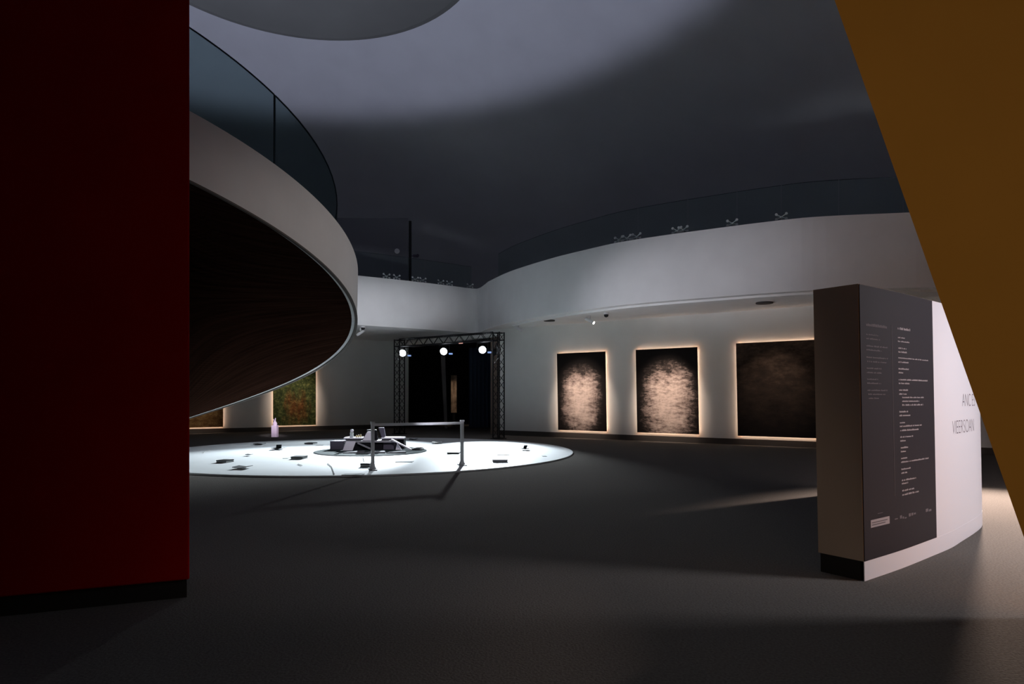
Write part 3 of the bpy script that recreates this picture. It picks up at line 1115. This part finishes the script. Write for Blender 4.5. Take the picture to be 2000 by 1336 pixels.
GRP = 'blocks and boards of the floor sculpture'
ZT = 0.255
pbox('grey_block', 'purple grey block at the left end of the sculpture', 'block', 300, 535, 362, 545, 17.75, 0.45, M['boxgrey'], GRP, ZM)
pbox('white_board', 'white board leaning on the grey block', 'board', 512, 680, 372, 572, 17.40, 0.03, M['boardwhite'], GRP, ZM, 0.1, (0.07, 0.07))
pbox('black_block', 'wide black block beside the leaning white board', 'block', 690, 985, 385, 570, 17.62, 0.5, M['boxblack'], GRP, ZM, z1=ZT)
pbox('black_block', 'black block behind the left barrier post', 'block', 1000, 1190, 385, 560, 17.72, 0.45, M['boxblack'], GRP, ZM, z1=ZT)
pbox('dark_block', 'dark grey block right of centre under the low tabletop', 'block', 1205, 1388, 370, 545, 17.75, 0.45, M['boxgrey'], GRP, ZM, z1=ZT)
pbox('black_block', 'black block at the right end of the sculpture', 'block', 1428, 1555, 325, 530, 18.0, 0.35, M['boxblack'], GRP, ZM, z1=0.338)
pbox('tabletop_board', 'long thin board spanning the black blocks', 'board', 540, 1395, 348, 382, 17.58, 0.6, M['boardgrey'], GRP, ZT + 0.001, z1=0.306)
pbox('tabletop_board', 'thin pale board stacked at the upper left of the sculpture', 'board', 530, 842, 302, 330, 17.75, 0.4, M['boardwhite'], GRP, 0.340, z1=0.382)
pbox('tabletop_support', 'dark slab under the upper left pale board', 'block', 560, 842, 330, 348, 17.78, 0.35, M['boxblack'], GRP, 0.307, z1=0.339)
pbox('tabletop_board', 'thin pale board at the upper right of the sculpture', 'board', 1170, 1545, 302, 326, 17.80, 0.4, M['boardwhite'], GRP, 0.340, z1=0.382)
pbox('tabletop_support', 'dark slab under the upper right pale board', 'block', 1175, 1390, 326, 348, 17.83, 0.35, M['boxblack'], GRP, 0.307, z1=0.339)
pbox('white_wedge', 'white upright wedge standing at the top of the sculpture', 'wedge', 850, 1000, 200, 348, 17.64, 0.10, M['boardwhite'], GRP, 0.307, 0.03, (0.13, 0.02))
pbox('black_wedge', 'black wedge behind the white upright wedge', 'wedge', 850, 1110, 170, 348, 17.80, 0.1, M['boxblack'], GRP, 0.307, 0.02, (0.12, -0.05))
pbox('grey_wedge', 'grey leaning wedge right of the black wedge', 'wedge', 1175, 1240, 135, 302, 17.98, 0.12, M['boxgrey'], GRP, 0.383, 0.05, (-0.10, -0.06))


def plank(label, a, b, w, th, m, group):
    a, b = Vector(a), Vector(b)
    d = (b - a)
    L = d.length
    x = d.normalized()
    y = Vector((0, 1, 0))
    z = x.cross(y).normalized()
    y = z.cross(x)
    c = (a + b) / 2
    v = [c + x * sx * L / 2 + y * sy * w / 2 + z * sz * th / 2 for sx in (-1, 1) for sy in (-1, 1) for sz in (-1, 1)]
    return tag(obj('plank', v, [(0, 1, 3, 2), (4, 6, 7, 5), (0, 4, 5, 1), (2, 3, 7, 6), (0, 2, 6, 4), (1, 5, 7, 3)], m), label, 'plank', group)


def pc(u, v, d):
    return px(610 + u / 8.696, 820 + v / 8.696, d)


plank('grey plank slanting down across the wide black block', pc(775, 396, 17.50), pc(985, 490, 17.40), 0.06, 0.035, M['boardgrey'], GRP)
plank('long pale plank leaning down to the right end of the mat', pc(1345, 332, 17.48), pc(1680, 505, 17.40), 0.10, 0.032, M['boardwhite'], GRP)
a, b, c = pc(1415, 530, 17.66), pc(1515, 530, 17.66), pc(1440, 392, 17.70)
a.z = b.z = ZM
v = [a, b, c]
v += [q + Vector((0, 0.05, 0)) for q in v]
tag(obj('white_triangle', v, [(0, 1, 2), (5, 4, 3), (0, 3, 4, 1), (1, 4, 5, 2), (2, 5, 3, 0)], M['boardwhite']), 'white triangular offcut standing beside the long pale plank', 'offcut', GRP)
# ring of wire at the right of the mat
rc = pc(1795, 505, 17.75)
pts = [(rc.x + 0.15 * math.cos(2 * math.pi * i / 24), rc.y + 0.30 * math.sin(2 * math.pi * i / 24), ZM + 0.02) for i in range(25)]
tag(G().path(pts, 0.018, 6).make('ring', M['boxblack']), 'dark loop lying at the right edge of the mat', 'ring')
# folded sheets at the front of the mat
for u0, u1, lab in ((520, 900, 'grey folded sheet at the left front of the mat'), (905, 1250, 'grey folded sheet at the middle front of the mat'),
                    (1260, 1600, 'grey folded sheet at the right front of the mat')):
    a, b = pc(u0, 597, 16.65), pc(u1, 590, 16.7)
    g = G()
    g.add([(a.x, a.y - 0.05, ZM), (b.x, a.y - 0.02, ZM), (b.x - 0.08, a.y + 0.28, ZM), (a.x + 0.12, a.y + 0.3, ZM),
           (a.x, a.y - 0.05, ZM + 0.02), (b.x, a.y - 0.02, ZM + 0.03), (b.x - 0.08, a.y + 0.28, ZM + 0.045), (a.x + 0.12, a.y + 0.3, ZM + 0.02)],
          [(0, 1, 2, 3), (4, 5, 6, 7), (0, 1, 5, 4), (1, 2, 6, 5), (2, 3, 7, 6), (3, 0, 4, 7)])
    tag(g.make('folded_sheet', M['sheetgrey']), lab, 'sheet', 'folded sheets on the mat')
# little objects on the upper left board
b = pc(670, 300, 17.9)
b.z = 0.383
t = thing('figurine', 'small grey figurine on the upper left board of the sculpture', 'figurine', tuple(b))
G().lathe((b.x, b.y, b.z), [(0.06, 0), (0.045, 0.08), (0.055, 0.11), (0.04, 0.15)], 14).make('figurine_body', M['paper'], t)
G().lathe((b.x + 0.005, b.y, b.z + 0.15), [(0.03, 0), (0.05, 0.03), (0.04, 0.06), (0.02, 0.075)], 14).make('figurine_head', M['boardwhite'], t)
for k, (u, lab) in enumerate(((752, 'ochre pebble left of its twins on the upper left board'), (786, 'ochre pebble in the middle of three on the upper left board'),
                              (822, 'ochre pebble nearest the white wedge'))):
    b = pc(u, 300, 17.88)
    b.z = 0.383
    g = G().lathe((b.x, b.y, b.z), [(0.015, 0), (0.024, 0.012), (0.026, 0.035), (0.02, 0.055 + 0.01 * k), (0.008, 0.062 + 0.01 * k)], 12)
    tag(g.make('pebble', M['sand']), lab, 'pebble', 'ochre pebbles on the sculpture')

# books, sheets and twigs scattered over the disc: x, y, width px, height m, kind, label
BOOKS = [(434, 904, 22, .055, 'closed', 'thick dark book near the ramp shadow at the disc front'), (467, 917, 28, .03, 'open', 'thin dark open book nearest the front left rim of the disc'),
         (540, 879, 22, .03, 'upright', 'dark open book with a card standing up in it'), (580, 897, 24, .06, 'closed', 'dark book midway between the round mat and the front rim'),
         (604, 868, 18, .045, 'closed', 'dark book near the back rim, left of the round mat'), (484, 891, 11, .03, 'open', 'tiny grey open book on the left of the disc'),
         (503, 869.5, 18, .012, 'open', 'flat dark book by the back left rim of the disc'), (713, 912, 19, .075, 'closed', 'thick grey book beside the left barrier post'),
         (853, 867, 20, .03, 'open', 'thin dark open book behind the barrier rail'), (885, 887, 24, .045, 'closed', 'dark book at the foot of the right barrier post'),
         (976, 903, 29, .06, 'white', 'white topped book right of the barrier'), (1026, 880, 15, .05, 'upright', 'small dark book propped up near the right rim'),
         (806, 859.8, 15, .02, 'open', 'dark flat book at the back rim behind the sculpture')]
for x, y, w, h, kind, lab in BOOKS:
    c = fd(x, y)
    W = w / F * c.y
    D = W * 1.15
    rz = rng.uniform(-0.5, 0.5)
    root = thing('book', lab, 'book', tuple(c), 'dark books on the white disc')
    if kind == 'closed' or kind == 'white':
        G().box((c.x, c.y + D / 2, ZD + h * 0.36), (W * 0.95, D * 0.95, h * 0.46), rz * 0.5).make('pages', M['paper'], root)
        G().box((c.x, c.y + D / 2, ZD + h - h * 0.2), (W, D, h * 0.4), rz * 0.5).make('cover', M['book'] if kind == 'closed' else M['boardwhite'], root)
        G().box((c.x, c.y + D / 2, ZD + h * 0.07), (W, D, h * 0.14), rz * 0.5).make('cover', M['book'], root)
    else:
        for s in (-1, 1):
            tl = Matrix.Rotation(-s * 0.16, 3, 'Y')
            G().box((c.x + s * W / 4, c.y + D / 2, ZD + h / 2 + 0.02), (W / 2, D, 0.012), 0, tl).make('cover', M['book'], root)
        if kind == 'upright':
            tl = Matrix.Rotation(0.7, 3, 'X')
            G().box((c.x, c.y + D * 0.5, ZD + 0.085), (W * 0.45, 0.02, 0.13), rz, tl).make('standing_card', M['book'], root)
SHEETS = [(982, 888, 24, 'thin grey sheet on the lit right part of the disc'), (790, 902, 34, 'thin grey sheet in front of the round mat'),
          (1063, 891, 8, 'tiny grey sheet by the right rim of the disc'), (625, 869.5, 14, 'thin grey sheet by the back rim, left of the sculpture'),
          (560, 895, 10, 'thin grey sheet beside the dark book on the left'), (690, 927, 40, 'long thin grey sheet at the front rim of the disc')]
for x, y, w, lab in SHEETS:
    c = fd(x, y)
    W = w / F * c.y
    tag(G().box((c.x, c.y, ZD + 0.004), (W, 0.22, 0.008), rng.uniform(-0.15, 0.15)).make('paper_sheet', M['paper']), lab, 'sheet', 'grey sheets on the white disc')
TW_ = [([(397, 884), (404, 881), (411, 879)], 'short pale twig at the far left of the disc'),
       ([(582, 906), (586, 908), (590, 909)], 'short pale twig in front of the dark book on the left'),
       ([(640, 905), (648, 912), (651, 920), (653, 926)], 'thin curved twig at the front of the disc'),
       ([(709, 892), (711, 901), (712, 909)], 'thin cord from the mat to the thick grey book')]
for pts, lab in TW_:
    tag(G().path([fd(x, y, ZD + 0.012) for x, y in pts], 0.007, 6).make('twig', M['twig']), lab, 'twig', 'twigs on the white disc')

# ------------------------------------------------------------------ barrier in front of the sculpture
b0, b1 = fd(728, 917.5), fd(902.5, 908.5)
HB = 0.95
t = thing('barrier', 'grey barrier of two posts and a top rail on the disc', 'barrier', tuple((b0 + b1) / 2))
dirb = (b1 - b0).normalized()
nb = Vector((-dirb.y, dirb.x, 0))
for p in (b0, b1):
    post = G().box(p + Vector((0, 0, HB / 2 + 0.01)), (0.065, 0.05, HB - 0.02), math.atan2(dirb.y, dirb.x)).make('post', M['rail'], t)
    g = G()
    g.box(p + Vector((0, 0, 0.008)), (0.10, 0.34, 0.016), math.atan2(dirb.y, dirb.x))
    g.lathe((p.x, p.y, p.z + 0.016), [(0.075, 0), (0.05, 0.05), (0.036, 0.12)], 16)
    g.make('foot', M['rail'], t, post)
    G().box(p + Vector((0, 0, HB + 0.008)), (0.085, 0.07, 0.035), math.atan2(dirb.y, dirb.x)).make('post_cap', M['rail'], t, post)
G().box((b0 + b1) / 2 + Vector((0, 0, HB - 0.04)), ((b1 - b0).length - 0.07, 0.03, 0.055), math.atan2(dirb.y, dirb.x)).make('rail', M['rail'], t)

# ------------------------------------------------------------------ little pale stand before the green painting
c = fl(537, 853.5)
t = thing('pedestal', 'small pinkish white stand with a figure before the green painting', 'pedestal', tuple(c))
G().box(c + Vector((0, 0, 0.22)), (0.20, 0.20, 0.44)).make('plinth', M['pedestal'], t)
g = G().lathe((c.x, c.y, 0.44), [(0.07, 0), (0.085, 0.06), (0.06, 0.12), (0.03, 0.16)], 14)
g.tube((c.x - 0.03, c.y, 0.58), (c.x - 0.05, c.y, 0.68), 0.018, 8).tube((c.x + 0.01, c.y, 0.58), (c.x + 0.02, c.y, 0.72), 0.018, 8)
g.make('figure', M['pedestal'], t)

# ------------------------------------------------------------------ fittings on the mezzanine soffit
def soffit(x, y, z=4.2):
    d = (z - EYE) * F / (HY - y)
    return Vector(((x - 1000) / F * d, d, z + 0.02))


for x, y, lab, lit in ((1152, 618, 'white track spotlight, lit, on the soffit above the two pale paintings', True),
                       (1012, 634, 'white track spotlight, unlit, on the soffit beside the truss gate', False),
                       (704, 642, 'white track spotlight on the soffit beside the spiral ramp', False)):
    p = soffit(x, y)
    t = thing('track_spotlight', lab, 'spotlight', tuple(p), 'track spotlights on the soffit')
    G().tube(p, p - Vector((0, 0, 0.10)), 0.03, 10).make('stem', M['fixture'], t)
    a = p + Vector((-0.12, 0.1, -0.08))
    dr = Vector((0.62, -0.45, -0.42)).normalized() if x > 800 else Vector((-0.7, 0.1, -0.45)).normalized()
    if x < 800:
        a = p + Vector((0.12, 0.1, -0.08))
    G().tube(a, a + dr * 0.34, 0.055, 16).make('barrel', M['fixture'], t)
    G().tube(a + dr * 0.34, a + dr * 0.35, 0.046, 16).make('lens', M['lenstrack'] if lit else M['fixture'], t)
for x, y, lab in ((1184, 612, 'black dome camera on the soffit beside the lit spotlight'), (709, 638, 'small black dome camera on the soffit beside the spiral ramp')):
    p = soffit(x, y)
    t = thing('dome_camera', lab, 'camera', tuple(p))
    G().tube(p, p - Vector((0, 0, 0.06)), 0.085, 16).make('mount', M['fixture'], t)
    G().lathe(p - Vector((0, 0, 0.15)), [(0.01, 0), (0.05, 0.015), (0.07, 0.05), (0.075, 0.09)], 16).make('dome', M['black'], t)
for x, y, w, lab in ((1493, 592, 0.27, 'dark round ceiling speaker above the nearly black painting'), (1073, 626.5, 0.22, 'dark round ceiling vent near the truss gate'),
                     (1325, 619, 0.16, 'small pale round detector above the dark paintings')):
    p = soffit(x, y)
    t = thing('ceiling_vent', lab, 'ceiling vent', tuple(p))
    G().tube(p, p - Vector((0, 0, 0.035)), w * 0.8 + 0.02, 28).make('ring', M['fixture'] if w < 0.2 else M['vent'], t)
    G().tube(p - Vector((0, 0, 0.035)), p - Vector((0, 0, 0.04)), w * 0.7, 28).make('grille', M['vent'], t)

for o in bpy.data.objects:
    if 'at' in o:
        del o['at']
